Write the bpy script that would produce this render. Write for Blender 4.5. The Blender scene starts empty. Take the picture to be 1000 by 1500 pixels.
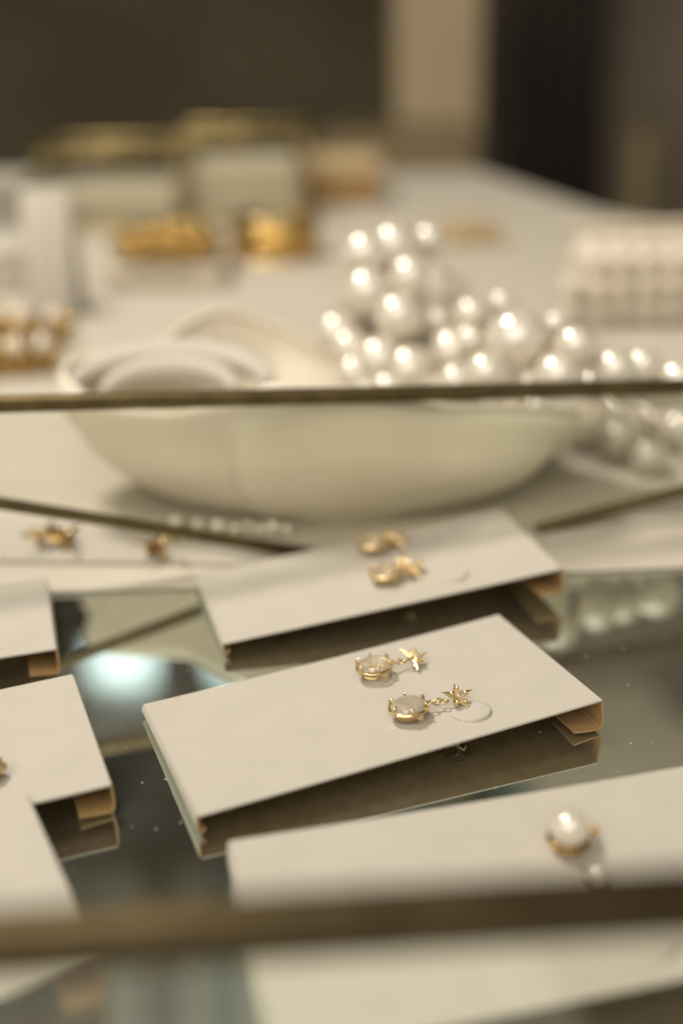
import bpy, bmesh, math, random
from mathutils import Vector, Matrix, Quaternion
random.seed(7)
S = bpy.context.scene
COL = S.collection

# ------------------------------------------------------------------ camera
F = 1800.0                                    # focal length in photo pixels (1000 x 1500)
PITCH, ROLL, CAMH = 0.41814, -0.02081, 0.15611
cp, sp, cr, sr = math.cos(PITCH), math.sin(PITCH), math.cos(ROLL), math.sin(ROLL)
r0, u0, fwd = Vector((1, 0, 0)), Vector((0, sp, cp)), Vector((0, cp, -sp))
camX, camY = cr * r0 + sr * u0, -sr * r0 + cr * u0
CAM = Vector((0, 0, CAMH))
cd = bpy.data.cameras.new('camera'); co = bpy.data.objects.new('camera', cd); COL.objects.link(co)
m = Matrix((camX, camY, -fwd)).transposed().to_4x4(); m.translation = CAM
co.matrix_world = m
cd.sensor_fit = 'VERTICAL'; cd.sensor_height = 36.0; cd.lens = 36.0 * F / 1500.0
cd.clip_start = 0.01; cd.clip_end = 60
cd.dof.use_dof = True; cd.dof.focus_distance = 0.272; cd.dof.aperture_fstop = 3.9
S.camera = co

# ------------------------------------------------------------------ world, lamps, exposure
W = bpy.data.worlds.new('World'); S.world = W; W.use_nodes = True
bgn = W.node_tree.nodes['Background']
bgn.inputs[0].default_value = (1.0, 0.91, 0.77, 1); bgn.inputs[1].default_value = 0.58
def lamp(name, loc, target, size, power, col):
    l = bpy.data.lights.new(name, 'AREA'); l.shape = 'DISK'; l.size = size; l.energy = power; l.color = col
    o = bpy.data.objects.new(name, l); COL.objects.link(o); o.location = loc
    o.rotation_euler = (Vector(target) - Vector(loc)).to_track_quat('-Z', 'Y').to_euler()
    return o
lamp('shop_spotlight', (-0.38, 0.62, 0.92), (0.02, 0.33, 0), 0.22, 9.0, (1.0, 0.93, 0.83))
lamp('fill_lamp_behind', (-0.30, -0.55, 1.1), (0.0, 0.35, 0), 1.5, 14.5, (1.0, 0.92, 0.80))  # big soft fill added behind the camera to lighten front faces
lamp('added_uplight', (0.50, 1.30, 0.42), (0.45, 2.0, 1.5), 0.4, 7.0, (1.0, 0.93, 0.82))  # unseen lamp added to brighten the ceiling as the mirror shows it
S.view_settings.view_transform = 'Standard'; S.view_settings.look = 'None'
S.view_settings.exposure = 0.12; S.view_settings.gamma = 1.0; S.view_settings.use_curve_mapping = False
S.render.engine = 'CYCLES'
S.cycles.use_denoising = True
S.cycles.max_bounces = 12; S.cycles.transmission_bounces = 8; S.cycles.transparent_max_bounces = 24; S.cycles.glossy_bounces = 6
S.cycles.sample_clamp_indirect = 4.0
S.cycles.caustics_reflective = True; S.cycles.caustics_refractive = False

# ------------------------------------------------------------------ measuring helpers
def ray(u, v):
    a, b = (u - 500) / F, (v - 750) / F
    uu, vv = cr * a + sr * b, -sr * a + cr * b
    return Vector((uu, cp - vv * sp, -sp - vv * cp))
def atz(u, v, z):                 # point seen at (u,v) on the level z
    d = ray(u, v); return CAM + d * ((z - CAMH) / d.z)
def aty(u, v, Y):                 # point seen at (u,v) on the upright plane y = Y
    d = ray(u, v); return CAM + d * (Y / d.y)
def atp(u, v, p0, n):
    d = ray(u, v); return CAM + d * ((p0 - CAM).dot(n) / d.dot(n))
def px(P):                        # metres for one photo pixel at P
    return (P - CAM).dot(fwd) / F

# ------------------------------------------------------------------ materials
MATS = {}
def mat(name, col, rough=0.5, metal=0.0, noise=0.0, nscale=200.0, bump=0.0, bscale=800.0, **kw):
    if name in MATS: return MATS[name]
    M = bpy.data.materials.new(name); M.use_nodes = True
    nt = M.node_tree; b = nt.nodes['Principled BSDF']
    b.inputs['Base Color'].default_value = (*col, 1); b.inputs['Roughness'].default_value = rough; b.inputs['Metallic'].default_value = metal
    for k, v in kw.items(): b.inputs[k.replace('_', ' ')].default_value = v
    tc = nt.nodes.new('ShaderNodeTexCoord')
    if noise:
        n = nt.nodes.new('ShaderNodeTexNoise'); n.inputs['Scale'].default_value = nscale; n.inputs['Detail'].default_value = 5
        nt.links.new(tc.outputs['Object'], n.inputs['Vector'])
        r = nt.nodes.new('ShaderNodeValToRGB')
        r.color_ramp.elements[0].position = 0.3; r.color_ramp.elements[1].position = 0.7
        r.color_ramp.elements[0].color = (*[c * (1 - noise) for c in col], 1)
        r.color_ramp.elements[1].color = (*[min(1, c * (1 + noise)) for c in col], 1)
        nt.links.new(n.outputs['Fac'], r.inputs['Fac']); nt.links.new(r.outputs['Color'], b.inputs['Base Color'])
    if bump:
        n = nt.nodes.new('ShaderNodeTexNoise'); n.inputs['Scale'].default_value = bscale; n.inputs['Detail'].default_value = 4
        nt.links.new(tc.outputs['Object'], n.inputs['Vector'])
        bp = nt.nodes.new('ShaderNodeBump'); bp.inputs['Strength'].default_value = bump; bp.inputs['Distance'].default_value = 0.0004
        nt.links.new(n.outputs['Fac'], bp.inputs['Height']); nt.links.new(bp.outputs['Normal'], b.inputs['Normal'])
    MATS[name] = M
    return M
CARD = mat('card_white', (0.45, 0.415, 0.35), 0.75, noise=0.03, nscale=90, bump=0.25, bscale=2600)
CARD_SHADE = mat('card_inside_shade', (0.34, 0.215, 0.09), 0.8, noise=0.12, nscale=300)  # white card's inside; warm brown shade put into the colour
BOARD = mat('white_board', (0.475, 0.432, 0.352), 0.65, noise=0.04, nscale=25, bump=0.2, bscale=900)
GOLD = mat('polished_gold', (0.76, 0.59, 0.31), 0.2, 1.0, bump=0.15, bscale=2500)
GOLDR = mat('brushed_gold', (0.52, 0.335, 0.105), 0.2, 1.0, noise=0.15, nscale=300)
BRASS = mat('brass_shaded', (0.068, 0.050, 0.026), 0.48, 1.0, noise=0.22, nscale=140, bump=0.2, bscale=700)  # front and side rails: same brass, shade put into its colour
BRASSR = mat('brass_lit', (0.125, 0.095, 0.045), 0.45, 1.0, noise=0.25, nscale=120, bump=0.2, bscale=700)  # lighter copy of the case brass for the better-lit rear rails
PEARL = mat('pearl', (0.60, 0.54, 0.44), 0.3, noise=0.05, nscale=1.6, Coat_Weight=1.0, Coat_Roughness=0.03, Coat_IOR=2.4)
BEADM = mat('bag_bead', (0.60, 0.53, 0.425), 0.4, noise=0.08, nscale=60, Coat_Weight=0.5, Coat_Roughness=0.12)
SHELL = mat('shell_porcelain', (0.70, 0.635, 0.51), 0.42, noise=0.05, nscale=18, Coat_Weight=0.4, Coat_Roughness=0.15)
WHITEB = mat('white_box_paper', (0.48, 0.44, 0.375), 0.7, noise=0.03, nscale=60)
GREYB = mat('grey_box_paper', (0.30, 0.28, 0.225), 0.7, noise=0.05, nscale=60)
CUSH = mat('cream_cushion', (0.50, 0.44, 0.34), 0.85, noise=0.06, nscale=90)
WOOD = mat('amber_wood', (0.30, 0.175, 0.06), 0.45, noise=0.25, nscale=40)
TAN = mat('tan_suede', (0.42, 0.31, 0.17), 0.9, noise=0.1, nscale=120)
DARKW = mat('dark_wall', (0.135, 0.112, 0.066), 0.9, noise=0.35, nscale=2.2)
BLACKC = mat('dark_curtain', (0.050, 0.038, 0.030), 0.9, noise=0.3, nscale=5)
BEIGE = mat('beige_plaster', (0.41, 0.325, 0.20), 0.9, noise=0.06, nscale=6)
GREYW = mat('greyish_wall', (0.17, 0.14, 0.098), 0.9, noise=0.3, nscale=3)
SILL = mat('brown_sill', (0.21, 0.155, 0.08), 0.8, noise=0.1, nscale=8)
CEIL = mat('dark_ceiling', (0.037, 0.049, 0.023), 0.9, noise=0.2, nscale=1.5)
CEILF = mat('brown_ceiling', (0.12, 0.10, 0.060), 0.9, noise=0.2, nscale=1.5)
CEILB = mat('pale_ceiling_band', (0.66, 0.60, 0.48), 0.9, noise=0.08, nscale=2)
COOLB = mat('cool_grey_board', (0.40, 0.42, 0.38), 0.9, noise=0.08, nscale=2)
TEAL = mat('teal_ceiling_board', (0.16, 0.23, 0.19), 0.8, noise=0.15, nscale=3)
FLOORM = mat('dark_floor', (0.20, 0.15, 0.10), 0.7, noise=0.2, nscale=4)
DARKPL = mat('dark_plum_stone', (0.05, 0.03, 0.04), 0.15)
MILKY = mat('milky_stone', (0.50, 0.43, 0.33), 0.12, noise=0.12, nscale=420, Coat_Weight=1.0, Coat_Roughness=0.03, Transmission_Weight=0.25)

def glass(name, tint, ior=1.5, rough=0.0, refl=1.0, body=None):
    M = bpy.data.materials.new(name); M.use_nodes = True; nt = M.node_tree
    for n in list(nt.nodes): nt.nodes.remove(n)
    out = nt.nodes.new('ShaderNodeOutputMaterial'); mx = nt.nodes.new('ShaderNodeMixShader')
    tr = nt.nodes.new('ShaderNodeBsdfTransparent'); tr.inputs[0].default_value = (*tint, 1)
    gl = nt.nodes.new('ShaderNodeBsdfGlossy'); gl.inputs['Roughness'].default_value = rough
    lw = nt.nodes.new('ShaderNodeLayerWeight'); lw.inputs['Blend'].default_value = 0.5
    pw = nt.nodes.new('ShaderNodeMath'); pw.operation = 'POWER'; pw.inputs[1].default_value = 5.0
    f0 = ((ior - 1) / (ior + 1)) ** 2
    mu = nt.nodes.new('ShaderNodeMath'); mu.operation = 'MULTIPLY_ADD'; mu.inputs[1].default_value = (1 - f0) * refl; mu.inputs[2].default_value = f0 * refl
    nt.links.new(lw.outputs['Facing'], pw.inputs[0]); nt.links.new(pw.outputs[0], mu.inputs[0]); nt.links.new(mu.outputs[0], mx.inputs[0])
    nt.links.new(tr.outputs[0], mx.inputs[1]); nt.links.new(gl.outputs[0], mx.inputs[2]); nt.links.new(mx.outputs[0], out.inputs[0])
    if body:
        df = nt.nodes.new('ShaderNodeBsdfDiffuse'); df.inputs[0].default_value = (*body[:3], 1)
        m2 = nt.nodes.new('ShaderNodeMixShader'); m2.inputs[0].default_value = body[3]
        nt.links.new(tr.outputs[0], m2.inputs[1]); nt.links.new(df.outputs[0], m2.inputs[2]); nt.links.new(m2.outputs[0], mx.inputs[1])
    return M
GLASS = glass('clear_pane', (0.97, 0.975, 0.95), 1.35)
GEM = glass('cut_crystal', (0.93, 0.91, 0.88), 2.2, 0.02, body=(0.80, 0.69, 0.50, 0.26))
PLASTIC = glass('clear_plastic', (0.93, 0.90, 0.86), 1.45, 0.08)

def mirror_mat():
    M = bpy.data.materials.new('dusty_mirror'); M.use_nodes = True; nt = M.node_tree
    b = nt.nodes['Principled BSDF']
    b.inputs['Base Color'].default_value = (0.70, 0.745, 0.685, 1); b.inputs['Metallic'].default_value = 1.0; b.inputs['Roughness'].default_value = 0.015
    d = nt.nodes.new('ShaderNodeBsdfDiffuse'); d.inputs[0].default_value = (0.6, 0.57, 0.5, 1)
    tc = nt.nodes.new('ShaderNodeTexCoord')
    v = nt.nodes.new('ShaderNodeTexVoronoi'); v.inputs['Scale'].default_value = 420.0; v.inputs['Randomness'].default_value = 1.0
    nt.links.new(tc.outputs['Object'], v.inputs['Vector'])
    cl = nt.nodes.new('ShaderNodeTexNoise'); cl.inputs['Scale'].default_value = 38.0; cl.inputs['Detail'].default_value = 3
    nt.links.new(tc.outputs['Object'], cl.inputs['Vector'])
    sepc = nt.nodes.new('ShaderNodeSeparateColor'); nt.links.new(v.outputs['Color'], sepc.inputs[0])
    mul = nt.nodes.new('ShaderNodeMath'); mul.operation = 'MULTIPLY'; mul.inputs[1].default_value = 0.075
    pw = nt.nodes.new('ShaderNodeMath'); pw.operation = 'POWER'; pw.inputs[1].default_value = 4.0
    nt.links.new(sepc.outputs[0], pw.inputs[0]); 
    m2 = nt.nodes.new('ShaderNodeMath'); m2.operation = 'MULTIPLY'
    nt.links.new(pw.outputs[0], m2.inputs[0]); nt.links.new(cl.outputs['Fac'], m2.inputs[1]); nt.links.new(m2.outputs[0], mul.inputs[0])
    lt = nt.nodes.new('ShaderNodeMath'); lt.operation = 'LESS_THAN'
    sc_ = nt.nodes.new('ShaderNodeMath'); sc_.operation = 'MULTIPLY'; sc_.inputs[1].default_value = 1.0
    nt.links.new(v.outputs['Distance'], sc_.inputs[0])
    nt.links.new(sc_.outputs[0], lt.inputs[0])
    thr = nt.nodes.new('ShaderNodeMath'); thr.operation = 'MULTIPLY'; thr.inputs[1].default_value = 3.4
    nt.links.new(mul.outputs[0], thr.inputs[0]); nt.links.new(thr.outputs[0], lt.inputs[1])
    film = nt.nodes.new('ShaderNodeMath'); film.operation = 'MULTIPLY'; film.inputs[1].default_value = 0.07
    nt.links.new(cl.outputs['Fac'], film.inputs[0])
    mx_ = nt.nodes.new('ShaderNodeMath'); mx_.operation = 'MULTIPLY_ADD'; mx_.inputs[1].default_value = 0.45
    nt.links.new(lt.outputs[0], mx_.inputs[0]); nt.links.new(film.outputs[0], mx_.inputs[2])
    sm = nt.nodes.new('ShaderNodeTexNoise'); sm.inputs['Scale'].default_value = 16.0; sm.inputs['Detail'].default_value = 6; sm.inputs['Distortion'].default_value = 1.5
    nt.links.new(tc.outputs['Object'], sm.inputs['Vector'])
    mr = nt.nodes.new('ShaderNodeMapRange'); mr.inputs['From Min'].default_value = 0.45; mr.inputs['From Max'].default_value = 0.75; mr.inputs['To Min'].default_value = 0.01; mr.inputs['To Max'].default_value = 0.09
    nt.links.new(sm.outputs['Fac'], mr.inputs['Value']); nt.links.new(mr.outputs['Result'], b.inputs['Roughness'])
    mix = nt.nodes.new('ShaderNodeMixShader')
    nt.links.new(mx_.outputs[0], mix.inputs[0]); nt.links.new(b.outputs[0], mix.inputs[1]); nt.links.new(d.outputs[0], mix.inputs[2])
    nt.links.new(mix.outputs[0], nt.nodes['Material Output'].inputs[0])
    return M
MIRROR = mirror_mat()
def emit_mat(name, col, s):
    M = bpy.data.materials.new(name); M.use_nodes = True; nt = M.node_tree
    b = nt.nodes['Principled BSDF']; b.inputs['Base Color'].default_value = (0.7, 0.7, 0.7, 1)
    b.inputs['Emission Color'].default_value = (*col, 1); b.inputs['Emission Strength'].default_value = s
    return M
PANEL = emit_mat('lit_diffuser', (0.74, 0.93, 1.0), 2.2)

# ------------------------------------------------------------------ mesh helpers
def obj(name, bm, material, parent=None, smooth=True, world=False):
    me = bpy.data.meshes.new(name)
    bmesh.ops.recalc_face_normals(bm, faces=bm.faces[:])
    bm.to_mesh(me); bm.free()
    for mm in (material if isinstance(material, (list, tuple)) else [material]): me.materials.append(mm)
    if smooth:
        for p in me.polygons: p.use_smooth = True
    o = bpy.data.objects.new(name, me); COL.objects.link(o)
    if parent is not None:
        o.parent = parent
        if world: o.matrix_parent_inverse = parent.matrix_world.inverted()
    return o
def tag(o, label, cat, group=None, kind=None):
    o['label'] = label; o['category'] = cat
    if group: o['group'] = group
    if kind: o['kind'] = kind
    return o
def thing(name, label, cat, M=None, group=None):
    o = bpy.data.objects.new(name, None); COL.objects.link(o); o.empty_display_size = 0.01
    if M is not None:
        o.matrix_world = M if isinstance(M, Matrix) else Matrix.Translation(M)
        if not isinstance(M, Matrix): M = Matrix.Translation(M)
        loc, q, s = M.decompose(); o.location = loc; o.rotation_mode = 'QUATERNION'; o.rotation_quaternion = q
    return tag(o, label, cat, group)
def struct(o): o['kind'] = 'structure'; return o
def box(bm, c, s, bev=0.0, M=None, seg=2, mi=0):
    g = bmesh.ops.create_cube(bm, size=1.0)
    vs = g['verts']
    for v in vs: v.co = Vector((v.co.x * s[0], v.co.y * s[1], v.co.z * s[2]))
    if bev:
        es = list({e for v in vs for e in v.link_edges})
        r = bmesh.ops.bevel(bm, geom=es, offset=bev, segments=seg, affect='EDGES', profile=0.5)
        vs = list({v for f in r['faces'] for v in f.verts} | {v for v in vs if v.is_valid})
    T = Matrix.Translation(c)
    for v in vs: v.co = (T @ (M or Matrix()).to_4x4()) @ v.co
    return vs
def new(): return bmesh.new()
def tube(bm, pts, r, n=10, closed=False, caps=True, squash=1.0):
    pts = [Vector(p) for p in pts]; N = len(pts); rings = []
    rs = r if isinstance(r, (list, tuple)) else [r] * N
    ref = None
    for i, p in enumerate(pts):
        a = pts[(i - 1) % N] if (i > 0 or closed) else p
        b = pts[(i + 1) % N] if (i < N - 1 or closed) else p
        t = (b - a).normalized()
        if ref is None:
            ref = t.orthogonal().normalized()
        ref = (ref - t * ref.dot(t)).normalized(); bi = t.cross(ref)
        rings.append([bm.verts.new(p + (ref * math.cos(2 * math.pi * k / n) + bi * math.sin(2 * math.pi * k / n) * squash) * rs[i]) for k in range(n)])
    for i in range(N if closed else N - 1):
        A, B = rings[i], rings[(i + 1) % N]
        for k in range(n): bm.faces.new((A[k], A[(k + 1) % n], B[(k + 1) % n], B[k]))
    if caps and not closed:
        bm.faces.new(rings[0][::-1]); bm.faces.new(rings[-1])
def ringpts(c, rx, ry, n=20, ax=Vector((1, 0, 0)), ay=Vector((0, 1, 0))):
    c = Vector(c)
    return [c + ax * rx * math.cos(2 * math.pi * k / n) + ay * ry * math.sin(2 * math.pi * k / n) for k in range(n)]
def ball(bm, c, r, sub=3, sz=1.0):
    g = bmesh.ops.create_icosphere(bm, subdivisions=sub, radius=r)
    for v in g['verts']: v.co = Vector((v.co.x, v.co.y, v.co.z * sz)) + Vector(c)
def lathe(bm, prof, n=24, c=(0, 0, 0), close_top=False, close_bot=False):
    rings = []
    for r, z in prof:
        rings.append([bm.verts.new((c[0] + r * math.cos(2 * math.pi * k / n), c[1] + r * math.sin(2 * math.pi * k / n), c[2] + z)) for k in range(n)])
    for A, B in zip(rings, rings[1:]):
        for k in range(n): bm.faces.new((A[k], A[(k + 1) % n], B[(k + 1) % n], B[k]))
    if close_bot: bm.faces.new(rings[0][::-1])
    if close_top: bm.faces.new(rings[-1])
def slab(bm, pts, z0, z1):
    a = [bm.verts.new((p[0], p[1], z0)) for p in pts]; b = [bm.verts.new((p[0], p[1], z1)) for p in pts]
    n = len(pts)
    bm.faces.new(a[::-1]); bm.faces.new(b)
    for i in range(n): bm.faces.new((a[i], a[(i + 1) % n], b[(i + 1) % n], b[i]))
def plate(bm, pts, nrm, t):
    nrm = Vector(nrm).normalized() * t * 0.5
    a = [bm.verts.new(Vector(p) - nrm) for p in pts]; b = [bm.verts.new(Vector(p) + nrm) for p in pts]
    n = len(pts); bm.faces.new(a[::-1]); bm.faces.new(b)
    for i in range(n): bm.faces.new((a[i], a[(i + 1) % n], b[(i + 1) % n], b[i]))

# ------------------------------------------------------------------ the setting
ZB = 0.0012                                   # top of the white board
bl, br_ = atz(70, 866, ZB), atz(1000, 829, ZB)
def on_edge(x): return bl.y + (br_.y - bl.y) * (x - bl.x) / (br_.x - bl.x)
bm = new(); slab(bm, [(-0.32, 0.05), (0.32, 0.05), (0.32, 0.36), (-0.32, 0.36)], -0.006, 0.0)
struct(obj('mirror_base', bm, MIRROR, smooth=False))
far1, far2 = atz(700, 250, ZB), atz(880, 310, ZB)
far3 = far2 + (far2 - far1) * 1.6
bm = new()
slab(bm, [(-0.5, on_edge(-0.5)), (0.5, on_edge(0.5)), (0.62, 0.40), (far3.x + 0.1, far3.y), (far2.x, far2.y), (far1.x, far1.y), (-0.7, far1.y + 0.02), (-0.7, 0.4)], 0.0004, ZB)
struct(obj('tabletop', bm, BOARD, smooth=False))
bm = new(); slab(bm, [(-0.7, 0.375), (0.62, 0.375), (0.5, 0.55), (far2.x, far2.y - .01), (far1.x - .005, far1.y - .01), (-0.69, far1.y)], -0.05, 0.0003)
struct(obj('table_frame', bm, BEIGE, smooth=False))

WY = 3.4
bm = new(); box(bm, (-1.2, WY, 0.2), (5.0, 0.05, 3.4)); struct(obj('wall', bm, DARKW, smooth=False))
bm = new(); box(bm, (0, 1.2, -0.82), (8, 7, 0.04)); struct(obj('floor', bm, FLOORM, smooth=False))
c0, c1 = aty(580, 120, 1.6), aty(703, 120, 1.6)
bm = new(); box(bm, ((c0.x + c1.x) / 2, 1.66, 0.1), (c1.x - c0.x, 0.12, 1.9), 0.004); struct(obj('pillar', bm, BEIGE))
s0, s1 = aty(470, 198, 1.5), aty(700, 260, 1.5)
bm = new(); box(bm, ((s0.x + s1.x) / 2, 1.55, s0.z - 0.06), (s1.x - s0.x, 0.09, 0.12), 0.004); struct(obj('window_sill', bm, SILL))
# dark curtain with folds right of the pillar
q0, q1 = aty(712, 150, 2.2), aty(900, 150, 2.2)
bm = new(); N = 44; lo, hi = [], []
for i in range(N + 1):
    t = i / N; x = q0.x + (q1.x - q0.x) * t; y = 2.2 + 0.03 * math.sin(t * 34) + 0.015 * math.sin(t * 71 + 1)
    lo.append((x, y)); 
pts = lo + [(x, y + 0.012) for x, y in reversed(lo)]
a = [bm.verts.new((x, y, -0.8)) for x, y in pts]; b = [bm.verts.new((x, y, 0.8)) for x, y in pts]
for i in range(len(pts)):
    j = (i + 1) % len(pts); bm.faces.new((a[i], a[j], b[j], b[i]))
tag(obj('curtain', bm, BLACKC), 'dark hanging curtain to the right of the beige pillar', 'curtain')
g0 = aty(895, 150, 2.6)
bm = new(); box(bm, (g0.x + 0.8, 2.63, 0.2), (1.6, 0.05, 3.2)); struct(obj('wall_right', bm, GREYW, smooth=False))
e0, e1 = aty(915, 290, 1.9), aty(952, 200, 1.9)
bm = new(); box(bm, ((e0.x + e1.x) / 2, 1.9, e1.z - 0.3), (e1.x - e0.x, 0.05, 0.62), 0.006); struct(obj('low_post', bm, SILL))

# ceiling, seen only in the mirror: a mirrored level z = -ZC has the same x and y
ZC = 1.5
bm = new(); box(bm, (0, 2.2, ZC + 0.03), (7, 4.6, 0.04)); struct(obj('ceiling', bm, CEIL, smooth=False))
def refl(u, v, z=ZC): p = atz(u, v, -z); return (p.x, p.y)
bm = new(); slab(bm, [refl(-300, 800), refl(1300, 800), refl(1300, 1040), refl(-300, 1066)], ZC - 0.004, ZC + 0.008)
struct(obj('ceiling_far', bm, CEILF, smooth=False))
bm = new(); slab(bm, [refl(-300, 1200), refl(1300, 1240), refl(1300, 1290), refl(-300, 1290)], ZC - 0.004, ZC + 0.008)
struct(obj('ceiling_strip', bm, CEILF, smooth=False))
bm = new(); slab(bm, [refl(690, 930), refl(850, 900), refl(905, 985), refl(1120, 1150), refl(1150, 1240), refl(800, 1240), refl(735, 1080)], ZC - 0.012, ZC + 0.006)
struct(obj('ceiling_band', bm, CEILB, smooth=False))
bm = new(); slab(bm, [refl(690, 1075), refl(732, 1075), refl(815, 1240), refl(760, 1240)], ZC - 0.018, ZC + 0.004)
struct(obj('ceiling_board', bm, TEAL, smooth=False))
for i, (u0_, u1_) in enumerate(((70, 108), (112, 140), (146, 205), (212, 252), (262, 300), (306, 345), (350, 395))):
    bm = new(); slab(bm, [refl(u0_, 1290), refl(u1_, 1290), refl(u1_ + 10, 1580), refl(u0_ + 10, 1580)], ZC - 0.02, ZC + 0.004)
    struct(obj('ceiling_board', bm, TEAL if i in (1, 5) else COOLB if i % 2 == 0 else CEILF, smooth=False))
for k, (ua, ub, va, vb) in enumerate(((134, 228, 956, 1016), (306, 420, 958, 1010))):
    A, B, C_, D = refl(ua, va), refl(ub, va), refl(ub - 4, vb), refl(ua + 8, vb)
    ctr = Vector(((A[0] + C_[0]) / 2, (A[1] + C_[1]) / 2, ZC - 0.03))
    t = thing('ceiling_light', ('blue-white square ceiling light, the left of two, seen mirrored beside the cards',
                                'blue-white square ceiling light, the right of two, seen mirrored between two cards')[k], 'ceiling light', ctr, 'ceiling lights reflected in the mirror')
    loc = lambda p, e=1.0: ((p[0] - ctr.x) * e, (p[1] - ctr.y) * e)
    bm = new(); slab(bm, [loc(p) for p in (A, B, C_, D)], -0.004, 0.004); obj('diffuser', bm, PANEL, t, smooth=False)
    bm = new(); slab(bm, [loc(p, 1.12) for p in (A, B, C_, D)], 0.005, 0.03); obj('housing', bm, GREYB, t, smooth=False)

# ------------------------------------------------------------------ brass and glass display case
DC = thing('display_case', 'open brass-framed glass display case holding the earring cards', 'display case', (0.0, 0.22, 0.0))
inv = Vector((0, 0.22, 0))
def L(p): return Vector(p) - inv
pn = Vector((-0.2, 1, 0)).normalized(); pp = Vector((0, 0.3192, 0))
def bp_(u, v): return atp(u, v, pp, pn)
tl, tr_ = bp_(0, 592), bp_(1000, 566)
def ext(a, b, x): return a + (b - a) * ((x - a.x) / (b.x - a.x))
XL, XR = -0.152, 0.152
TL_, TR_ = ext(tl, tr_, XL), ext(tl, tr_, XR)
def bar(bm, a, b, w, h, up=Vector((0, 0, 1))):
    a, b = Vector(a), Vector(b); d = (b - a); ln = d.length; d.normalize()
    s = d.cross(up).normalized(); uu = s.cross(d)
    M = Matrix((d, s, uu)).transposed()
    box(bm, (a + b) / 2, (ln, w, h), min(w, h) * 0.22, M)
bm = new(); bar(bm, L(TL_), L(TR_), 0.0036, 0.0042); obj('rear_rail', bm, BRASSR, DC)
la, lb = bp_(0, 737), bp_(430, 806)
ra, rb = bp_(1000, 719), bp_(782, 776)
def to_z(a, b, z): return a + (b - a) * ((z - a.z) / (b.z - a.z))
lf, rf = to_z(la, lb, ZB + 0.0010), to_z(ra, rb, ZB + 0.0010)
LL, RR = ext(la, lb, XL), ext(ra, rb, XR)
if lf.x > rf.x:
    mid = (lf + rf) / 2; lf = rf = mid
bm = new(); bar(bm, L(LL), L(lf), 0.0028, 0.003); obj('slanted_rail', bm, BRASSR, DC)
bm = new(); bar(bm, L(RR), L(rf), 0.0028, 0.003); obj('slanted_rail', bm, BRASSR, DC)
bm = new(); plate(bm, [L(p) for p in (TL_, TR_, RR, rf, lf, LL)] if (lf - rf).length > 1e-4 else [L(p) for p in (TL_, TR_, RR, lf, LL)], pn, 0.0012)
obj('rear_pane', bm, GLASS, DC, smooth=False)
fn = Vector((-0.05, 1, 0)).normalized(); fp = Vector((0, 0.110, 0))
fl, fr_ = atp(0, 1382, fp, fn), atp(1000, 1320, fp, fn)
FL, FR = ext(fl, fr_, XL), ext(fl, fr_, XR)
bm = new(); bar(bm, L(FL), L(FR), 0.0060, 0.0064); obj('front_rail', bm, BRASS, DC)
bm = new(); plate(bm, [L(FL), L(FR), L((FR.x, FR.y, 0.0005)), L((FL.x, FL.y, 0.0005))], fn, 0.0015); obj('front_pane', bm, GLASS, DC, smooth=False)
for A, B in ((FL, TL_), (FR, TR_)):
    bm = new(); bar(bm, L(A), L(B), 0.0036, 0.0042); obj('side_rail', bm, BRASS, DC)
    bm = new(); tube(bm, [L(A), L((A.x, A.y, 0.0005))], 0.0016); obj('corner_post', bm, BRASS, DC)
    bm = new(); tube(bm, [L(B), L((B.x, B.y, ZB + .0002))], 0.0016); obj('corner_post', bm, BRASS, DC)

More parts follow.
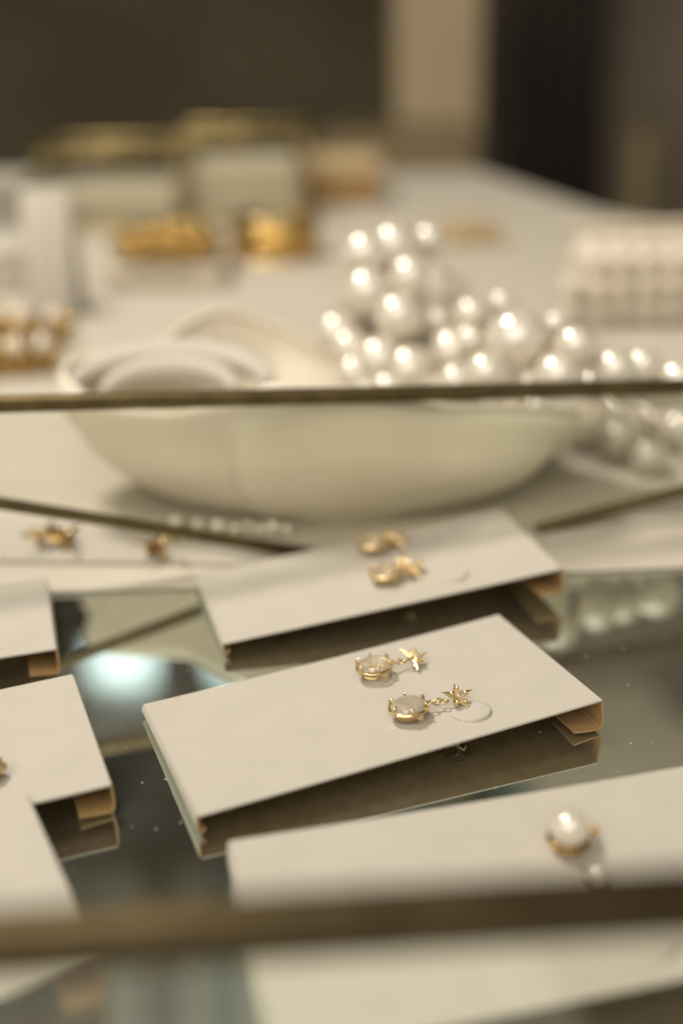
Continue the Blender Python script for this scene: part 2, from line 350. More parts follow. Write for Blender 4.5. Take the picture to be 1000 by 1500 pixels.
# ------------------------------------------------------------------ earring cards
CARDS = {}
def make_card(key, label, x, y, z, th, tx, ty, Lc, Wc, foot=(0.0006,) * 4, disc=None, rnd=0.0):
    ex = Vector((math.cos(th), math.sin(th), math.tan(tx))).normalized()
    ey = Vector((-math.sin(th), math.cos(th), math.tan(ty))); ey = (ey - ex * ey.dot(ex)).normalized(); ez = ex.cross(ey)
    R = Matrix((ex, ey, ez)).transposed().to_4x4(); R.translation = Vector((x, y, z))
    t = thing('earring_card', label, 'earring card', R, 'folded white earring cards')
    Ri = R.inverted(); hx, hy, T = Lc / 2, Wc / 2, 0.00042
    # top panel with a faint bow
    bm = new(); nx, ny = 18, 8; top, bot = [], []
    for i in range(nx + 1):
        ra_, rb_ = [], []
        for j in range(ny + 1):
            lx, ly = -hx + Lc * i / nx, -hy + Wc * j / ny
            w = 0.0004 * (1 - (lx / hx) ** 2) * (0.4 + 0.6 * j / ny)
            ra_.append(bm.verts.new((lx, ly, -w))); rb_.append(bm.verts.new((lx, ly, -w - T)))
        top.append(ra_); bot.append(rb_)
    for i in range(nx):
        for j in range(ny):
            bm.faces.new((top[i][j], top[i + 1][j], top[i + 1][j + 1], top[i][j + 1]))
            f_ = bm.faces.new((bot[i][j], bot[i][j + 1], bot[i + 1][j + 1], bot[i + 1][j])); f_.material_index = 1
    for i in range(nx):
        for j, fl_ in ((0, 0), (ny, 1)):
            f_ = bm.faces.new((top[i][j], bot[i][j], bot[i + 1][j], top[i + 1][j])); f_.material_index = 0
    for j in range(ny):
        for i in (0, nx): bm.faces.new((top[i][j], top[i][j + 1], bot[i][j + 1], bot[i][j]))
    obj('top_panel', bm, [CARD, CARD_SHADE], t, smooth=False)
    # folded legs with a lip turned inwards
    for s in (-1, 1):
        bm = new(); ny = 6; prof_o, prof_i = [], []
        for j in range(ny + 1):
            ly = -hy + 0.0003 + (Wc - 0.0006) * j / ny
            tp = R @ Vector((s * hx, ly, 0))
            fz = (foot[0] if s < 0 else foot[2]) * (1 - j / ny) + (foot[1] if s < 0 else foot[3]) * (j / ny)
            drop = max(0.001, (tp.z - fz) / max(0.5, ez.z))
            lip = min(0.0068, 0.003 + drop) if s > 0 else 0.0012
            wob = 0.0005 * math.sin(j * 1.7 + key)
            outer = [(s * (hx + 0.0001), -0.0001), (s * (hx + 0.0004), -0.0005), (s * (hx + 0.0006), -drop * 0.55), (s * (hx + 0.0004), -drop + 0.0007), (s * (hx - 0.0004), -drop + 0.0001),
                     (s * (hx - lip * 0.5), -drop + 0.0003 + wob * .3), (s * (hx - lip), -drop + 0.0008 + wob * .6)]
            prof_o.append([bm.verts.new((a_, ly, b_)) for a_, b_ in outer])
            inn = []
            for k, (a_, b_) in enumerate(outer):
                p = outer[max(0, k - 1)]; q = outer[min(len(outer) - 1, k + 1)]
                d = Vector((q[0] - p[0], q[1] - p[1])).normalized(); n_ = Vector((d.y, -d.x)) * s
                inn.append(bm.verts.new((a_ + n_.x * T, ly, b_ + n_.y * T)))
            prof_i.append(inn)
        K = len(outer)
        for j in range(ny):
            for k in range(K - 1):
                bm.faces.new((prof_o[j][k], prof_o[j][k + 1], prof_o[j + 1][k + 1], prof_o[j + 1][k]))
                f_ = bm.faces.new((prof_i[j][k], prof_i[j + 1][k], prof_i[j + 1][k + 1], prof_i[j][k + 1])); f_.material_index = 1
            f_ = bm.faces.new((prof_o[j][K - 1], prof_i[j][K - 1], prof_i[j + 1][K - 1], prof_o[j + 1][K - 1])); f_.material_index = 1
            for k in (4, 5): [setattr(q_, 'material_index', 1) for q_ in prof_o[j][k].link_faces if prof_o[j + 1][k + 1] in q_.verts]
            bm.faces.new((prof_o[j][0], prof_o[j + 1][0], prof_i[j + 1][0], prof_i[j][0]))
        for j in (0, ny):
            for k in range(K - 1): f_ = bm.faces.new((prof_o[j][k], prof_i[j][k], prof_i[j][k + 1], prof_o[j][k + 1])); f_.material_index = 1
        # material by side: outward faces white; inner, lip and edge faces get the painted shade
        obj('folded_leg', bm, [CARD, CARD_SHADE], t, smooth=False)
    if disc:
        P = Ri @ atp(disc[0], disc[1], R.translation, ez); r = disc[2]
        bm = new(); n = 36; c_ = bm.verts.new((P.x, P.y, P.z + 0.00032)); rings = []
        for rr, zz in ((0.55, 0.00036), (0.86, 0.0003), (0.97, 0.00018), (1.0, 0.0)):
            rings.append([bm.verts.new((P.x + r * rr * math.cos(2 * math.pi * k / n), P.y + r * rr * math.sin(2 * math.pi * k / n),
                                        P.z + 0.00002 + zz * 0.5 + (0.00045 if zz else -0.0003) * max(0, 0.25 - math.sin(2 * math.pi * k / n - 0.4)) * rr)) for k in range(n)])
        for k in range(n): bm.faces.new((c_, rings[0][k], rings[0][(k + 1) % n]))
        for A, B in zip(rings, rings[1:]):
            for k in range(n): bm.faces.new((A[k], B[k], B[(k + 1) % n], A[(k + 1) % n]))
        obj('hang_tab_disc', bm, CARD, t)
    CARDS[key] = (R, ez)
    return t
make_card(1, 'white earring card with two gold crystal earrings, just behind the sharp card', 0.0083 * 1.015, 0.2912 * 1.015, 0.0073, 0.2669, 0.0753, -0.0178, 0.0889 * 1.015, 0.0411 * 1.015,
          foot=(0.0006, ZB + 0.0005, 0.0034, 0.0034), disc=(662, 842, 0.0042))
make_card(2, 'sharpest white earring card, centre, with two gold gem drop earrings', 0.0049 * 1.0155, 0.2300 * 1.0155, 0.0057, 0.3731, 0.0339, -0.0511, 0.09 * 1.0155, 0.0464 * 1.0155, disc=(690, 1042, 0.0044))
ex3 = Vector((math.cos(.2223), math.sin(.2223)))
make_card(3, 'nearest white earring card with pearl studs, crossed by the front rail', 0.0275 + ex3.x * .006, 0.1688 + ex3.y * .006, 0.008, 0.2223, 0, 0, 0.102, 0.0515, disc=(952, 1378, 0.0045))
make_card(4, 'white earring card at the left edge, its inner fold showing in painted brown shade', -0.0972, 0.2078, 0.0078, 0.3564, 0, 0, 0.09, 0.0453)
make_card(5, 'white earring card cut off at the lower left, overlapping the one behind', -0.0921, 0.1556, 0.0092, 0.4575, 0, 0, 0.09, 0.0500)
make_card(6, 'farthest left white earring card, at the edge of the white tabletop', -0.1176, 0.2632, 0.008, 0.2645, 0, 0, 0.09, 0.0388)
# flat backing sheet at the far left under two gold earrings
bm = new()
q = [atz(-260, 822, ZB), atz(395, 831, ZB), atz(470, 806, ZB), atz(250, 770, ZB), atz(-260, 762, ZB)]
slab(bm, [(p.x, p.y) for p in q], ZB + 0.0003, ZB + 0.0012)
tag(obj('backing_sheet', bm, CARD, smooth=False), 'flat white sheet under two gold earrings below the slanted rail', 'paper sheet')

# ------------------------------------------------------------------ earrings
def gem_mesh(bm, rx, ry, h, n=12, top=0.62):
    # cut stone: girdle, crown, table, pavilion
    def ring(s, z, off=0): return [bm.verts.new((rx * s * math.cos(2 * math.pi * (k + off) / n), ry * s * math.sin(2 * math.pi * (k + off) / n), z)) for k in range(n)]
    g = ring(1.0, 0.0); c = ring(0.86, h * 0.28, 0.5); t_ = ring(top, h * 0.45); pv = ring(0.55, -h * 0.4, 0.5); cu = bm.verts.new((0, 0, -h * 0.62))
    for k in range(n):
        k1 = (k + 1) % n
        bm.faces.new((g[k], g[k1], c[k])); bm.faces.new((c[k], g[k1], c[k1])); bm.faces.new((c[k], c[k1], t_[k1])); bm.faces.new((t_[k], c[k], t_[k1]))
        bm.faces.new((g[k], pv[k], g[k1])); bm.faces.new((pv[k], pv[k1], g[k1])); bm.faces.new((pv[k], cu, pv[k1]))
    bm.faces.new(t_)
def star_mesh(bm, c, R, n, w=0.16, lift=0.25, inner=0.36, tips=None, rot=0.0):
    c = Vector(c); tip_pts = []
    hub_t = bm.verts.new(c + Vector((0, 0, R * 0.22))); hub_b = bm.verts.new(c - Vector((0, 0, R * 0.06)))
    pts = []
    for k in range(2 * n):
        a = rot + math.pi * k / n; r = R * (1.0 if (k // 2) % 2 == 0 else 0.74) if k % 2 == 0 else R * inner
        z = R * lift * (r / R) if k % 2 == 0 else R * 0.05
        p = c + Vector((r * math.cos(a), r * math.sin(a), z)); pts.append(bm.verts.new(p))
        if k % 2 == 0: tip_pts.append(p)
    for k in range(2 * n):
        bm.faces.new((hub_t, pts[k], pts[(k + 1) % (2 * n)])); bm.faces.new((hub_b, pts[(k + 1) % (2 * n)], pts[k]))
    return tip_pts
def card_frame(key, u, v, spin=0.0):
    R, ez = CARDS[key]; P = atp(u, v, R.translation, ez)
    M = R.copy(); M.translation = P + ez * 0.0001
    return M @ Matrix.Rotation(spin, 4, 'Z')
def earring(label, M, r=0.0040, h=0.0036, starR=0.0031, dist=0.0098, stone=None, solid=False, tilt=0.0, nst=6, star_tilt=0.5, posts=True, star_y=0.0, group='crystal drop earrings on the cards'):
    t = thing('drop_earring', label, 'earring', M, group)
    zb = 0.0004
    # open basket: two wire rings, posts with claws
    bm = new(); tube(bm, ringpts((0, 0, zb + h * 0.10), r * 0.80, r * 0.72, 28), 0.00034, 6, True)
    obj('lower_ring', bm, GOLD, t)
    bm = new(); tube(bm, ringpts((0, 0, zb + h * 0.46), r * 1.02, r * 0.92, 28), 0.0003, 6, True)
    obj('upper_ring', bm, GOLD, t)
    if solid:
        bm = new(); lathe(bm, [(r * 0.55, zb * 0.3), (r * 0.86, zb + h * 0.05), (r * 1.03, zb + h * 0.42), (r * 1.05, zb + h * 0.52), (r * 0.94, zb + h * 0.56)], 28, close_bot=True)
        for v in bm.verts: v.co.y *= 0.9
        obj('cup', bm, GOLD, t)
    bm = new(); gem_mesh(bm, r * 0.98, r * 0.88, h * 0.78)
    o = obj('stone', bm, stone or GEM, t, smooth=False); o.location = (0, 0, zb + h * 0.56)
    for k in range(6):
        a = 2 * math.pi * (k + 0.35) / 6; ca, sa = math.cos(a), math.sin(a) * 0.9
        bm = new(); tube(bm, [(r * 0.78 * ca, r * 0.78 * sa, zb), (r * 1.06 * ca, r * 1.06 * sa, zb + h * 0.5), (r * 1.03 * ca, r * 1.03 * sa, zb + h * 0.76), (r * 0.86 * ca, r * 0.86 * sa, zb + h * 0.90)], [0.0003, 0.00032, 0.00034, 0.0002], 6)
        obj('claw', bm, GOLD, t)
    # small star on the front of the setting
    bm = new(); star_mesh(bm, (0, 0, 0), 0.0013, 5, lift=0.0, rot=0.3)
    o = obj('setting_star', bm, GOLD, t, smooth=False); o.location = (r * 0.22, -r * 1.06, zb + h * 0.35); o.rotation_euler = (math.radians(82), 0, 0.15)
    # chain
    x0 = r * 1.08; x1 = dist - starR * 0.55; n = 3
    for k in range(n):
        c_ = Vector((x0 + (x1 - x0) * (k + 0.5) / n, star_y * (k + .5) / n, zb + h * 0.42 - 0.0003 * k)); lx = (x1 - x0) / n * 0.62
        ay = Vector((0, 1, 0)) if k % 2 == 0 else Vector((0, 0.35, 0.94))
        bm = new(); tube(bm, ringpts(c_, lx, lx * 0.72, 14, Vector((1, 0, 0)), ay), 0.00022, 6, True)
        obj('chain_link', bm, GOLD, t)
    # starburst with little crystals
    T = Matrix.Translation((dist, star_y, zb + 0.0013)) @ Matrix.Rotation(star_tilt, 4, 'X') @ Matrix.Rotation(0.25, 4, 'Y')
    bm = new(); tips = star_mesh(bm, (0, 0, 0), starR, nst, lift=0.12, rot=0.25)
    o = obj('starburst', bm, GOLD, t, smooth=False); o.matrix_local = T
    bm = new(); gem_mesh(bm, starR * 0.30, starR * 0.30, starR * 0.36, 8)
    o2 = obj('centre_crystal', bm, GEM, o, smooth=False); o2.location = (0, 0, starR * 0.27)
    for k in range(nst):
        a = 0.25 + 2 * math.pi * k / nst
        bm = new(); ball(bm, (0, 0, 0), starR * 0.13, 1)
        o3 = obj('gold_bead', bm, GOLD, o); o3.location = (starR * 0.42 * math.cos(a), starR * 0.42 * math.sin(a), starR * 0.2)
    if posts:
        bm = new(); tube(bm, [(dist, star_y, 0.001), (dist, star_y, -0.0048)], 0.00045, 8); obj('post', bm, GOLD, t)
        bm = new(); lathe(bm, [(0.0004, -0.0008), (0.0032, -0.0009), (0.0034, -0.0013), (0.0014, -0.0019), (0.0012, -0.0036), (0.0004, -0.0038)], 20, (dist, star_y, 0)); obj('plastic_stopper', bm, PLASTIC, t)
        bm = new(); tube(bm, [(dist - .0021, star_y, -0.0032), (dist - 0.001, star_y + .0012, -0.0022), (dist, star_y, -0.0028), (dist + 0.001, star_y - .0012, -0.0022), (dist + .0021, star_y, -0.0032)], 0.0005, 6); obj('clutch', bm, GOLD, t)
    return t
earring('gold claw-set clear crystal drop earring, the farther pair member on the sharp card', card_frame(2, 549, 990, 0.02), r=0.0041, h=0.0042, dist=0.0102, starR=0.0042, star_tilt=0.45)
earring('gold drop earring with cloudy grey stone beside the round tab, on the sharp card', card_frame(2, 599, 1050, -0.03), r=0.0042, h=0.0040, dist=0.0116, starR=0.0044, stone=MILKY, solid=True, star_tilt=0.7, nst=5)
earring('blurred gold crystal earring, the farther one on the card behind the sharp card', card_frame(1, 548, 806, 0.1), r=0.0044, h=0.0046, dist=0.0064, starR=0.0052, solid=True, star_tilt=0.5, nst=9)
earring('blurred gold starburst earring beside the round tab on the card behind the sharp card', card_frame(1, 566, 850, 0.12), r=0.0042, h=0.0042, dist=0.0068, starR=0.0060, solid=True, star_tilt=0.5, nst=9)
R4, ez4 = CARDS[4]
earring('dark plum stone earring cut by the left edge of the photo', card_frame(4, -16, 1140, 0.0), r=0.0030, h=0.0036, dist=-0.0075, starR=0.003, stone=DARKPL, posts=False, group='earrings cut by the frame')

def pearl_stud(label, M, r, star=True):
    t = thing('pearl_earring', label, 'earring', M, 'pearl earrings on the nearest card')
    bm = new(); ball(bm, (0, 0, r * 1.02 + 0.0003), r, 4); obj('pearl', bm, PEARL, t)
    bm = new(); lathe(bm, [(r * 0.2, 0.0002), (r * 0.86, 0.0003), (r * 1.06, r * 0.35), (r * 1.12, r * 0.52), (r * 1.03, r * 0.54), (r * 0.6, r * 0.25)], 28, close_bot=True); obj('cup', bm, GOLDR, t)
    if star:
        bm = new(); star_mesh(bm, (0, 0, 0), r * 0.80, 6, lift=0.1, inner=0.5, rot=0.4)
        o = obj('star', bm, GOLDR, t, smooth=False); o.matrix_local = Matrix.Translation((r * 1.28, -r * 0.1, r * 0.55)) @ Matrix.Rotation(0.75, 4, 'Y')
        bm = new(); ball(bm, (0, 0, 0), r * 0.22, 2); s = obj('bead', bm, GOLDR, o); s.location = (0, 0, r * 0.2)
    bm = new(); tube(bm, [(0, 0, 0.001), (0, 0, -0.006)], 0.00035, 8); obj('post', bm, GOLD, t)
    return t
pearl_stud('pearl stud with a small gold star on the nearest card', card_frame(3, 832, 1240, 0.1), 0.00355)
pearl_stud('small pearl stud half hidden behind the front brass rail', card_frame(3, 874, 1294, 0.1), 0.0019, star=False)

# gold earrings on the backing sheet
def leaf_earring(label, P, rz):
    M = Matrix.Translation(P) @ Matrix.Rotation(rz, 4, 'Z')
    t = thing('leaf_earring', label, 'earring', M, 'gold earrings on the backing sheet')
    for k in range(5):
        a = -0.9 + 0.45 * k
        bm = new(); star_mesh(bm, (0, 0, 0), 0.0042, 2, lift=0.3, inner=0.3)
        o = obj('leaf', bm, GOLDR, t, smooth=False)
        o.matrix_local = Matrix.Translation((0.0035 * math.sin(2.1 * k), 0.003 * math.cos(1.7 * k), 0.0028 + 0.0012 * (k % 3))) @ Matrix.Rotation(a * 1.5, 4, 'Z') @ Matrix.Rotation(0.5, 4, 'X')
    bm = new(); ball(bm, (0.0005, -0.001, 0.0046), 0.0016, 2); obj('bead', bm, GOLD, t)
    bm = new(); ball(bm, (0.0045, 0.001, 0.0022), 0.0018, 2); obj('bead', bm, GOLDR, t)
    bm = new(); tube(bm, [(0, 0, 0.003), (-0.0012, 0.0006, 0.0)], 0.0008, 8); obj('post', bm, GOLDR, t)
    return t
leaf_earring('gold leafy earring at the far left below the slanted rail', atz(62, 800, ZB + 0.0012), 0.3)
leaf_earring('second gold leafy earring on the sheet, close beside the leftmost one', atz(98, 803, ZB + 0.0012), 1.4)
leaf_earring('gold leafy earring standing alone under the slanted rail, right of the others', atz(238, 818, ZB + 0.0012), 2.2)

# ------------------------------------------------------------------ shell dish
def shell_dish():
    ctr = Vector((-0.003, 0.362, ZB))
    t = thing('shell_dish', 'large cream fluted shell-shaped dish behind the glass, under the pearls', 'dish', ctr)
    bm = new(); n, mrow = 160, 22; grid = []
    ax_, by_, hh = 0.081, 0.036, 0.0455
    def rim(a):
        fl_ = (0.5 + 0.5 * math.cos(7 * (a - 0.12) + 0.7 * math.sin(2 * a))) ** 0.7
        return 0.88 + 0.12 * fl_, fl_
    for i in range(n):
        a = 2 * math.pi * i / n; f_, fl_ = rim(a); col_ = []
        for j in range(mrow + 1):
            s = j / mrow
            rad = (0.30 + 0.70 * math.sin(s * math.pi / 2) ** 0.85) if s > 0 else 0.28
            flare = 1 + 0.06 * max(0, s - 0.8) / 0.2
            fold = 0.0
            if 4.33 <= a: fold = 0.075 * max(0.0, 1 - (a - 4.33) / 1.5)
            k = ((1 - s) + s * f_) * (1 + (fold + 0.018 * math.sin(8 * s + 4 * a)) * math.sin(math.pi * min(1, s * 0.9 + 0.08)))
            z = hh * (1 - math.cos(s * math.pi / 2)) ** 0.95 * (0.93 + 0.10 * fl_ * s)
            x = ax_ * rad * k * math.cos(a) * flare; y = by_ * rad * k * math.sin(a) * flare
            if math.sin(a) > 0: y *= 1 + 0.9 * math.sin(a) ** 0.5
            sm = max(0.0, min(1.0, (math.cos(a) + 0.55) / 0.7)); sm = sm * sm * (3 - 2 * sm)
            z *= 1 - 0.50 * s * max(0.0, math.sin(a)) ** 0.6 * sm - 0.42 * s * max(0.0, math.cos(a)) ** 1.5 * (1 - 0.5 * max(0.0, math.sin(a)))
            if math.cos(a) < -0.2: z *= 1 - 0.18 * s * (-math.cos(a))
            col_.append(bm.verts.new((x, y, 0.0014 + z)))
        grid.append(col_)
    for i in range(n):
        for j in range(mrow):
            bm.faces.new((grid[i][j], grid[(i + 1) % n][j], grid[(i + 1) % n][j + 1], grid[i][j + 1]))
    bm.faces.new([grid[i][0] for i in range(n)][::-1])
    o = obj('bowl', bm, SHELL, t); md = o.modifiers.new('thickness', 'SOLIDIFY'); md.thickness = 0.0026; md.offset = 1
    # rolled rim
    bm = new(); pts = [Vector(g) for g in [(o.data.vertices[i * (mrow + 1) + mrow].co) for i in range(n)]]
    tube(bm, [p + Vector((0, 0, 0.0006)) for p in pts], 0.0014, 10, True); obj('rolled_rim', bm, SHELL, t)
    # curled lip scrolls on the left
    for k, (r_, w_, zz) in enumerate(((0.027, 0.0055, 0.036), (0.018, 0.0045, 0.034))):
        bm = new(); arc = [(-0.050 + r_ * 1.15 * math.cos(a_), 0.004 + r_ * 0.9 * math.sin(a_), zz + 0.003 * math.sin(a_)) for a_ in [math.pi * (0.02 + 0.96 * q_ / 24) for q_ in range(25)]]
        rs = [w_ * (0.35 + 0.65 * math.sin(math.pi * q_ / 24)) for q_ in range(25)]
        tube(bm, arc, rs, 12); obj('curled_lip', bm, WHITEB, t)
    bm = new(); lathe(bm, [(0.030, 0), (0.032, 0.0012), (0.030, 0.004)], 40, close_bot=True)
    for v in bm.verts: v.co.x *= 1.1; v.co.y *= 0.72
    obj('foot', bm, SHELL, t)
    return t
shell_dish()

# ------------------------------------------------------------------ pearls
PM = {}
def pearl_mesh():
    if 'm' not in PM:
        b_ = new(); ball(b_, (0, 0, 0), 1.0, 4); me = bpy.data.meshes.new('pearl'); b_.to_mesh(me); b_.free(); me.materials.append(PEARL)
        for p in me.polygons: p.use_smooth = True
        PM['m'] = me
    return PM['m']
def put_pearl(parent, P, r):
    o = bpy.data.objects.new('pearl', pearl_mesh()); COL.objects.link(o); o.parent = parent
    o.location = P - parent.location; o.scale = (r, r, r); o.rotation_euler = (random.random() * 6, random.random() * 6, 0)
    return o
def rest(u, v, rp, zb=ZB):       # pearl of rp pixels seen at (u,v), lying on level zb
    P = atz(u, v, zb + 0.008)
    for _ in range(8): P = atz(u, v, zb + rp * px(P))
    return P, rp * px(P)
base = Vector((0.022, 0.43, ZB))
t = thing('pearl_cluster', 'tall round cluster of big cream pearls rising from the shell dish', 'pearl ornament', base)
vis = [(534, 374, 32, .420), (576, 361, 31, .424), (538, 429, 33, .412), (600, 408, 30, .414), (629, 420, 33, .418), (584, 466, 33, .404),
       (494, 490, 30, .408), (512, 512, 27, .402), (556, 529, 33, .396), (600, 543, 34, .394), (662, 516, 32, .400), (640, 470, 28, .414), (660, 430, 26, .424), (628, 352, 22, .432), (520, 548, 26, .396), (570, 575, 30, .390), (630, 580, 30, .390)]
core = aty(580, 452, 0.432)
for u, v, rp, Y in vis:
    P = aty(u, v, Y); put_pearl(t, P, rp * 1.12 * px(P))
for k in range(22):
    a = 2.399 * k; zz = 1 - 2 * (k + .5) / 22
    d = Vector((math.sqrt(1 - zz * zz) * math.cos(a), math.sqrt(1 - zz * zz) * math.sin(a), zz))
    P = core + Vector((d.x * 0.017, abs(d.y) * 0.014, d.z * 0.019))
    put_pearl(t, P, 0.0066)
bm = new(); lathe(bm, [(0.012, 0.0002), (0.013, 0.003), (0.006, 0.006), (0.005, 0.03)], 20, (core.x - base.x, core.y - base.y, 0), close_bot=True, close_top=True); obj('stem', bm, GOLDR, t)
base = Vector((0.06, 0.385, ZB))
t = thing('pearl_strand', 'string of mixed cream pearls trailing out of the dish to the right edge', 'pearl strand', base)
strand = [(757, 500, 48, .374), (712, 548, 34, .360), (816, 551, 35, .359), (842, 508, 32, .361), (899, 543, 34, .360), (940, 537, 29, .363), (992, 560, 35, .361), (690, 462, 27, .400), (735, 446, 21, .408),
          (814, 476, 20, .392), (774, 560, 26, .370), (868, 566, 24, .370), (668, 560, 28, .384), (745, 590, 30, .368), (800, 500, 24, .396), (870, 520, 22, .384), (915, 570, 24, .368), (960, 575, 26, .368), (690, 500, 26, .396), (725, 500, 22, .398)]
low = [(854, 624, 32), (905, 644, 28), (948, 666, 28), (786, 604, 28), (905, 600, 26), (950, 614, 30), (995, 630, 30), (990, 590, 28), (826, 592, 22), (1030, 660, 30), (1040, 600, 32)]
for u, v, rp, Y in strand:
    P = aty(u, v, Y); put_pearl(t, P, rp * px(P))
for u, v, rp in low:
    P, r = rest(u, v, rp); put_pearl(t, P, r)
for k in range(26):               # the rest of the heap, inside the dish
    put_pearl(t, Vector((random.uniform(0.004, 0.056), random.uniform(0.366, 0.408), random.uniform(0.014, 0.027))), random.uniform(0.0052, 0.0068))
path = [aty(690, 462, .400), aty(757, 500, .374), aty(842, 508, .361), aty(899, 543, .360), rest(950, 614, 30)[0], rest(948, 666, 28)[0]]
bm = new(); tube(bm, [p - base for p in path], 0.0007, 6); obj('cord', bm, GOLDR, t)
base = atz(330, 775, ZB)
t = thing('seed_pearl_bracelet', 'short row of tiny pearls on the white surface under the left of the shell dish', 'bracelet', base)
for u, v, rp in ((258, 765, 11), (290, 768, 9), (320, 771, 12), (344, 774, 9), (364, 770, 9), (382, 775, 9), (400, 773, 12), (420, 776, 9)):
    P, r = rest(u, v, rp); put_pearl(t, P, r)
bm = new(); tube(bm, [rest(u, v, 9)[0] - base for u, v in ((258, 766), (320, 771), (364, 772), (420, 776))], 0.0004, 6); obj('cord', bm, GOLDR, t)

# ------------------------------------------------------------------ pearl-beaded bag
P0 = atz(905, 482, ZB)
t = thing('beaded_bag', 'cream pearl-beaded clutch bag standing at the right edge', 'bag', P0)
s = px(P0); wbag, hbag, dbag = 430 * s, 0.043, 0.030
cx = (945 + 90 - 905) * s
bm = new(); box(bm, (cx, dbag / 2 + 0.006, hbag / 2 + 0.001), (wbag - 0.012, dbag - 0.006, hbag - 0.008), 0.008, seg=4); obj('body', bm, BEADM, t)
bmesh_b = new(); ball(bmesh_b, (0, 0, 0), 1.0, 3); bead_me = bpy.data.meshes.new('bead'); bmesh_b.to_mesh(bead_me); bmesh_b.free(); bead_me.materials.append(BEADM)
for p in bead_me.polygons: p.use_smooth = True
pitch_b = 36 * s; ncol = int(wbag / pitch_b); nrow = int((hbag - 0.002) / (pitch_b * 0.97))
for i in range(ncol):
    for j in range(nrow + 2):
        x = cx - wbag / 2 + pitch_b * (i + 0.5)
        if (i == 0 and j >= nrow - 1) or (i == 1 and j >= nrow + 1): continue
        if j < nrow: y, z = 0.006 + 0.0025 * (j == nrow - 1), 0.0012 + pitch_b * 0.5 + j * pitch_b * 0.97
        else: y, z = 0.006 + pitch_b * (j - nrow + 0.75), 0.0005 + nrow * pitch_b * 0.97 + pitch_b * 0.15
        o = bpy.data.objects.new('bead', bead_me); COL.objects.link(o); o.parent = t
        o.location = (x + random.uniform(-.0006, .0006), y + random.uniform(-.0005, .001), z + random.uniform(-.0005, .0005)); o.scale = [pitch_b * (0.51 + 0.015 * random.random())] * 3
bm = new(); tube(bm, [(cx - wbag / 2 + 0.004, 0.022, hbag), (cx + wbag / 2 - .004, 0.022, hbag)], 0.0022, 10); obj('clasp_bar', bm, CUSH, t)

# ------------------------------------------------------------------ gold clips at the left edge
def clip(label, u, v, rz, ln):
    P = atz(u, v, ZB)
    t = thing('gold_hair_clip', label, 'hair clip', Matrix.Translation(P) @ Matrix.Rotation(rz, 4, 'Z'), 'gold hair clips at the left')
    for k in range(2):
        ph = math.pi * k
        bm = new(); tube(bm, [(-ln / 2 + ln * i / 40, 0.0045 * math.cos(i * 0.55 + ph), 0.009 + 0.0045 * math.sin(i * 0.55 + ph)) for i in range(41)], 0.0024, 8); obj('twisted_wire', bm, GOLDR, t)
    bm = new(); box(bm, (0, 0, 0.0015), (ln * 0.9, 0.006, 0.0022), 0.0006); obj('clip_bar', bm, GOLDR, t)
    for k in range(4):
        bm = new(); ball(bm, (0, 0, 0), 0.0042, 3); o = obj('pearl', bm, PEARL, t); o.location = (-ln / 2 + ln * (k + 0.5) / 4, -0.004, 0.0135)
    return t
clip('twisted gold clip with pearls at the left edge, the nearer one', 10, 548, 0.15, 0.045)
clip('twisted gold clip at the left edge, the farther one behind', 20, 502, -0.1, 0.055)

# ------------------------------------------------------------------ things at the back of the table
def boxthing(name, label, cat, u0_, u1_, vt, vb, Y, depth, m1, lid=None, bev=0.002, group=None):
    A = aty(u0_, vb, Y); B = aty(u1_, vt, Y); P = Vector(((A.x + B.x) / 2, Y, ZB))
    t = thing(name, label, cat, P, group); w = B.x - A.x; h = B.z - ZB
    if lid:
        bm = new(); box(bm, (0, depth / 2, h * 0.34 + 0.0002), (w, depth, h * 0.68), bev); obj('base', bm, m1, t)
        bm = new(); box(bm, (0, depth / 2, h * 0.84), (w * 1.04, depth * 1.04, h * 0.32), bev); obj('lid', bm, lid, t)
    else:
        bm = new(); box(bm, (0, depth / 2, h / 2 + 0.0002), (w, depth, h), bev); obj('body', bm, m1, t)
    return t, w, h
boxthing('gift_box', 'small white lidded box at the left edge, in front of the grey one', 'box', -70, 30, 362, 425, 0.64, 0.045, WHITEB, WHITEB)
boxthing('gift_box', 'taller grey box at the left edge behind the white box', 'box', -60, 30, 262, 395, 0.72, 0.04, GREYB, GREYB)
# upright white display stand
A = atz(75, 470, ZB); t = thing('display_stand', 'upright white display card standing at the left, beside the gold chain', 'display stand', A)
hgt = aty(70, 285, A.y).z - ZB; w = 70 * px(A)
bm = new(); bar(bm, (0, 0.002, 0.0006), (0, 0.016, hgt), w, 0.002, Vector((0, 1, 0))); obj('front_leaf', bm, WHITEB, t)
bm = new(); bar(bm, (0, 0.034, 0.0006), (0, 0.019, hgt), w, 0.002, Vector((0, 1, 0))); obj('rear_leaf', bm, WHITEB, t)

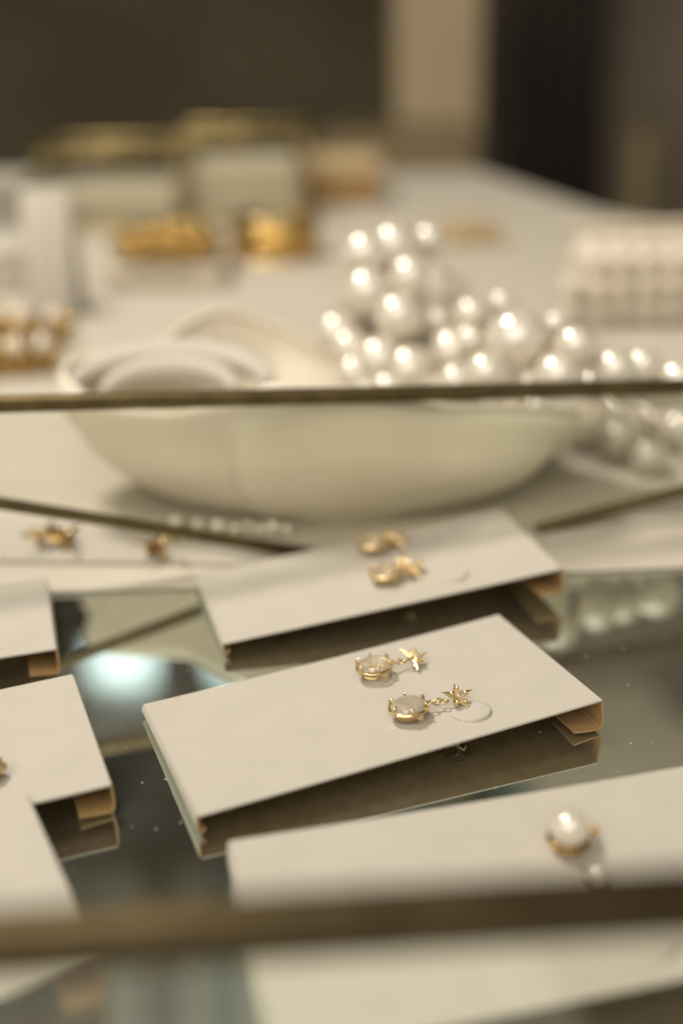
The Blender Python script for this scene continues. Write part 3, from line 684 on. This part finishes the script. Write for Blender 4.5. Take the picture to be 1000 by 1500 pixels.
def glass_box(label, u0_, u1_, vt, vb, Y, depth, fill):
    A = aty(u0_, vb, Y); B = aty(u1_, vt, Y); P = Vector(((A.x + B.x) / 2, Y, ZB)); w = B.x - A.x; h = B.z - ZB
    t = thing('glass_jewelry_box', label, 'jewelry box', P, 'brass-edged glass jewelry boxes')
    X, D = w / 2, depth; r = 0.0016
    c = {(i, j, k): Vector(((-X, X)[i], (0, D)[j], (0.003, h)[k])) for i in (0, 1) for j in (0, 1) for k in (0, 1)}
    for a in c:
        for d in ((1, 0, 0), (0, 1, 0), (0, 0, 1)):
            b = tuple(a[q] + d[q] for q in range(3))
            if b in c:
                bm = new(); bar(bm, c[a], c[b], r * 1.6, r * 1.6, Vector((0, 0, 1)) if d[2] == 0 else Vector((0, 1, 0))); obj('brass_edge', bm, BRASSY, t)
    for q, nn in (([(0, 0, 0), (1, 0, 0), (1, 0, 1), (0, 0, 1)], (0, 1, 0)), ([(0, 1, 0), (1, 1, 0), (1, 1, 1), (0, 1, 1)], (0, 1, 0)), ([(0, 0, 1), (1, 0, 1), (1, 1, 1), (0, 1, 1)], (0, 0, 1)),
                  ([(0, 0, 0), (0, 1, 0), (0, 1, 1), (0, 0, 1)], (1, 0, 0)), ([(1, 0, 0), (1, 1, 0), (1, 1, 1), (1, 0, 1)], (1, 0, 0))):
        bm = new(); plate(bm, [c[p] for p in q], nn, 0.001); obj('pane', bm, GLASS, t, smooth=False)
    bm = new(); box(bm, (0, D / 2, h * fill / 2 + 0.002), (w * 0.88, D * 0.85, h * fill), 0.004, seg=3); obj('cushion', bm, CUSH, t)
    bm = new(); ball(bm, (0, -0.002, h + 0.001), 0.0045, 3); obj('knob', bm, BRASSY, t)
    return t
BRASSY = mat('bright_brass', (0.46, 0.35, 0.155), 0.3, 1.0)
glass_box('brass-edged glass box at the back left, behind the gold chain', 68, 262, 222, 325, 0.80, 0.07, 0.45)
glass_box('taller brass-edged glass box at the back centre, behind the gold cuff', 268, 442, 198, 330, 0.82, 0.07, 0.62)
boxthing('wooden_box', 'amber wooden box at the back, between the tall glass box and the beige pillar', 'box', 452, 556, 236, 320, 0.88, 0.06, WOOD, TAN)

# gold chain on a low cream pad
Pc = atz(242, 425, ZB); t = thing('cream_pad', 'low cream jewelry pad carrying a thick gold chain', 'jewelry pad', Pc); s = px(Pc)
bm = new(); box(bm, (0, 0.028, 0.006), (175 * s, 0.056, 0.0116), 0.003, seg=3); obj('pad', bm, CUSH, t)
t2 = thing('gold_chain', 'thick gold chain heaped on the cream pad at the back left', 'chain', Pc + Vector((0, 0.02, 0.0122)))
for k in range(18):
    a = 2 * math.pi * k / 18; c = Vector((0.024 * math.cos(a), 0.016 * math.sin(a), 0.0075 + 0.002 * (k % 2)))
    d = Vector((-math.sin(a) * 0.024, math.cos(a) * 0.016, 0)).normalized()
    side = Vector((0, 0, 1)) if k % 2 else Vector((d.y, -d.x, 0.25)).normalized()
    bm = new(); tube(bm, ringpts(c, 0.0072, 0.0058, 16, d, side), 0.0019, 8, True); obj('link', bm, GOLDR, t2)
for k in range(7):
    a = 2 * math.pi * k / 7 + .3; c = Vector((0.010 * math.cos(a), 0.006 * math.sin(a) - .004, 0.0135)); d = Vector((-math.sin(a), math.cos(a), 0)).normalized()
    bm = new(); tube(bm, ringpts(c, 0.0070, 0.0055, 16, d, Vector((d.y * .6, -d.x * .6, 0.8))), 0.0019, 8, True); obj('link', bm, GOLDR, t2)
# wide gold cuff
Pc = atz(400, 392, ZB); s = px(Pc)
t = thing('gold_cuff', 'wide amber-gold cuff bracelet between the chain and the pearl cluster', 'bracelet', Pc + Vector((0, 0.028, 0)))
bm = new(); R_ = 66 * s; h = 58 * s; n = 40; gr = []
for i in range(n + 1):
    a = math.pi * 0.5 + 0.35 + (2 * math.pi - 0.7) * i / n; ca, sa = math.cos(a), math.sin(a) * 0.8
    gr.append([bm.verts.new((R_ * q_ * ca, R_ * q_ * sa, z_)) for q_, z_ in ((1.0, 0.0004), (1.04, h * 0.5), (1.0, h), (0.95, h), (0.98, h * 0.5), (0.95, 0.0004))])
for i in range(n):
    for k in range(6): bm.faces.new((gr[i][k], gr[i + 1][k], gr[i + 1][(k + 1) % 6], gr[i][(k + 1) % 6]))
bm.faces.new(gr[0]); bm.faces.new(gr[-1][::-1]); obj('band', bm, GOLDR, t)
for z_ in (0.001, h):
    bm = new(); tube(bm, [(R_ * math.cos(a), R_ * 0.8 * math.sin(a), z_ + .0006) for a in [math.pi * 0.5 + 0.36 + (2 * math.pi - 0.72) * i / 40 for i in range(41)]], 0.0012, 8); obj('rolled_edge', bm, GOLD, t)
# tan pouch lying flat
Pc = atz(695, 362, ZB); s = px(Pc)
t = thing('suede_pouch', 'flat tan suede pouch lying behind the pearls', 'pouch', Pc)
bm = new(); box(bm, (0, 0.03, 0.0035), (92 * s, 0.055, 0.0065), 0.003, seg=3); obj('bag', bm, TAN, t)
bm = new(); tube(bm, [(-30 * s, 0.006, 0.0075), (0, 0.004, 0.0078), (32 * s, 0.007, 0.0075)], 0.0012, 8); obj('drawstring', bm, WOOD, t)
bpy.context.view_layer.update()
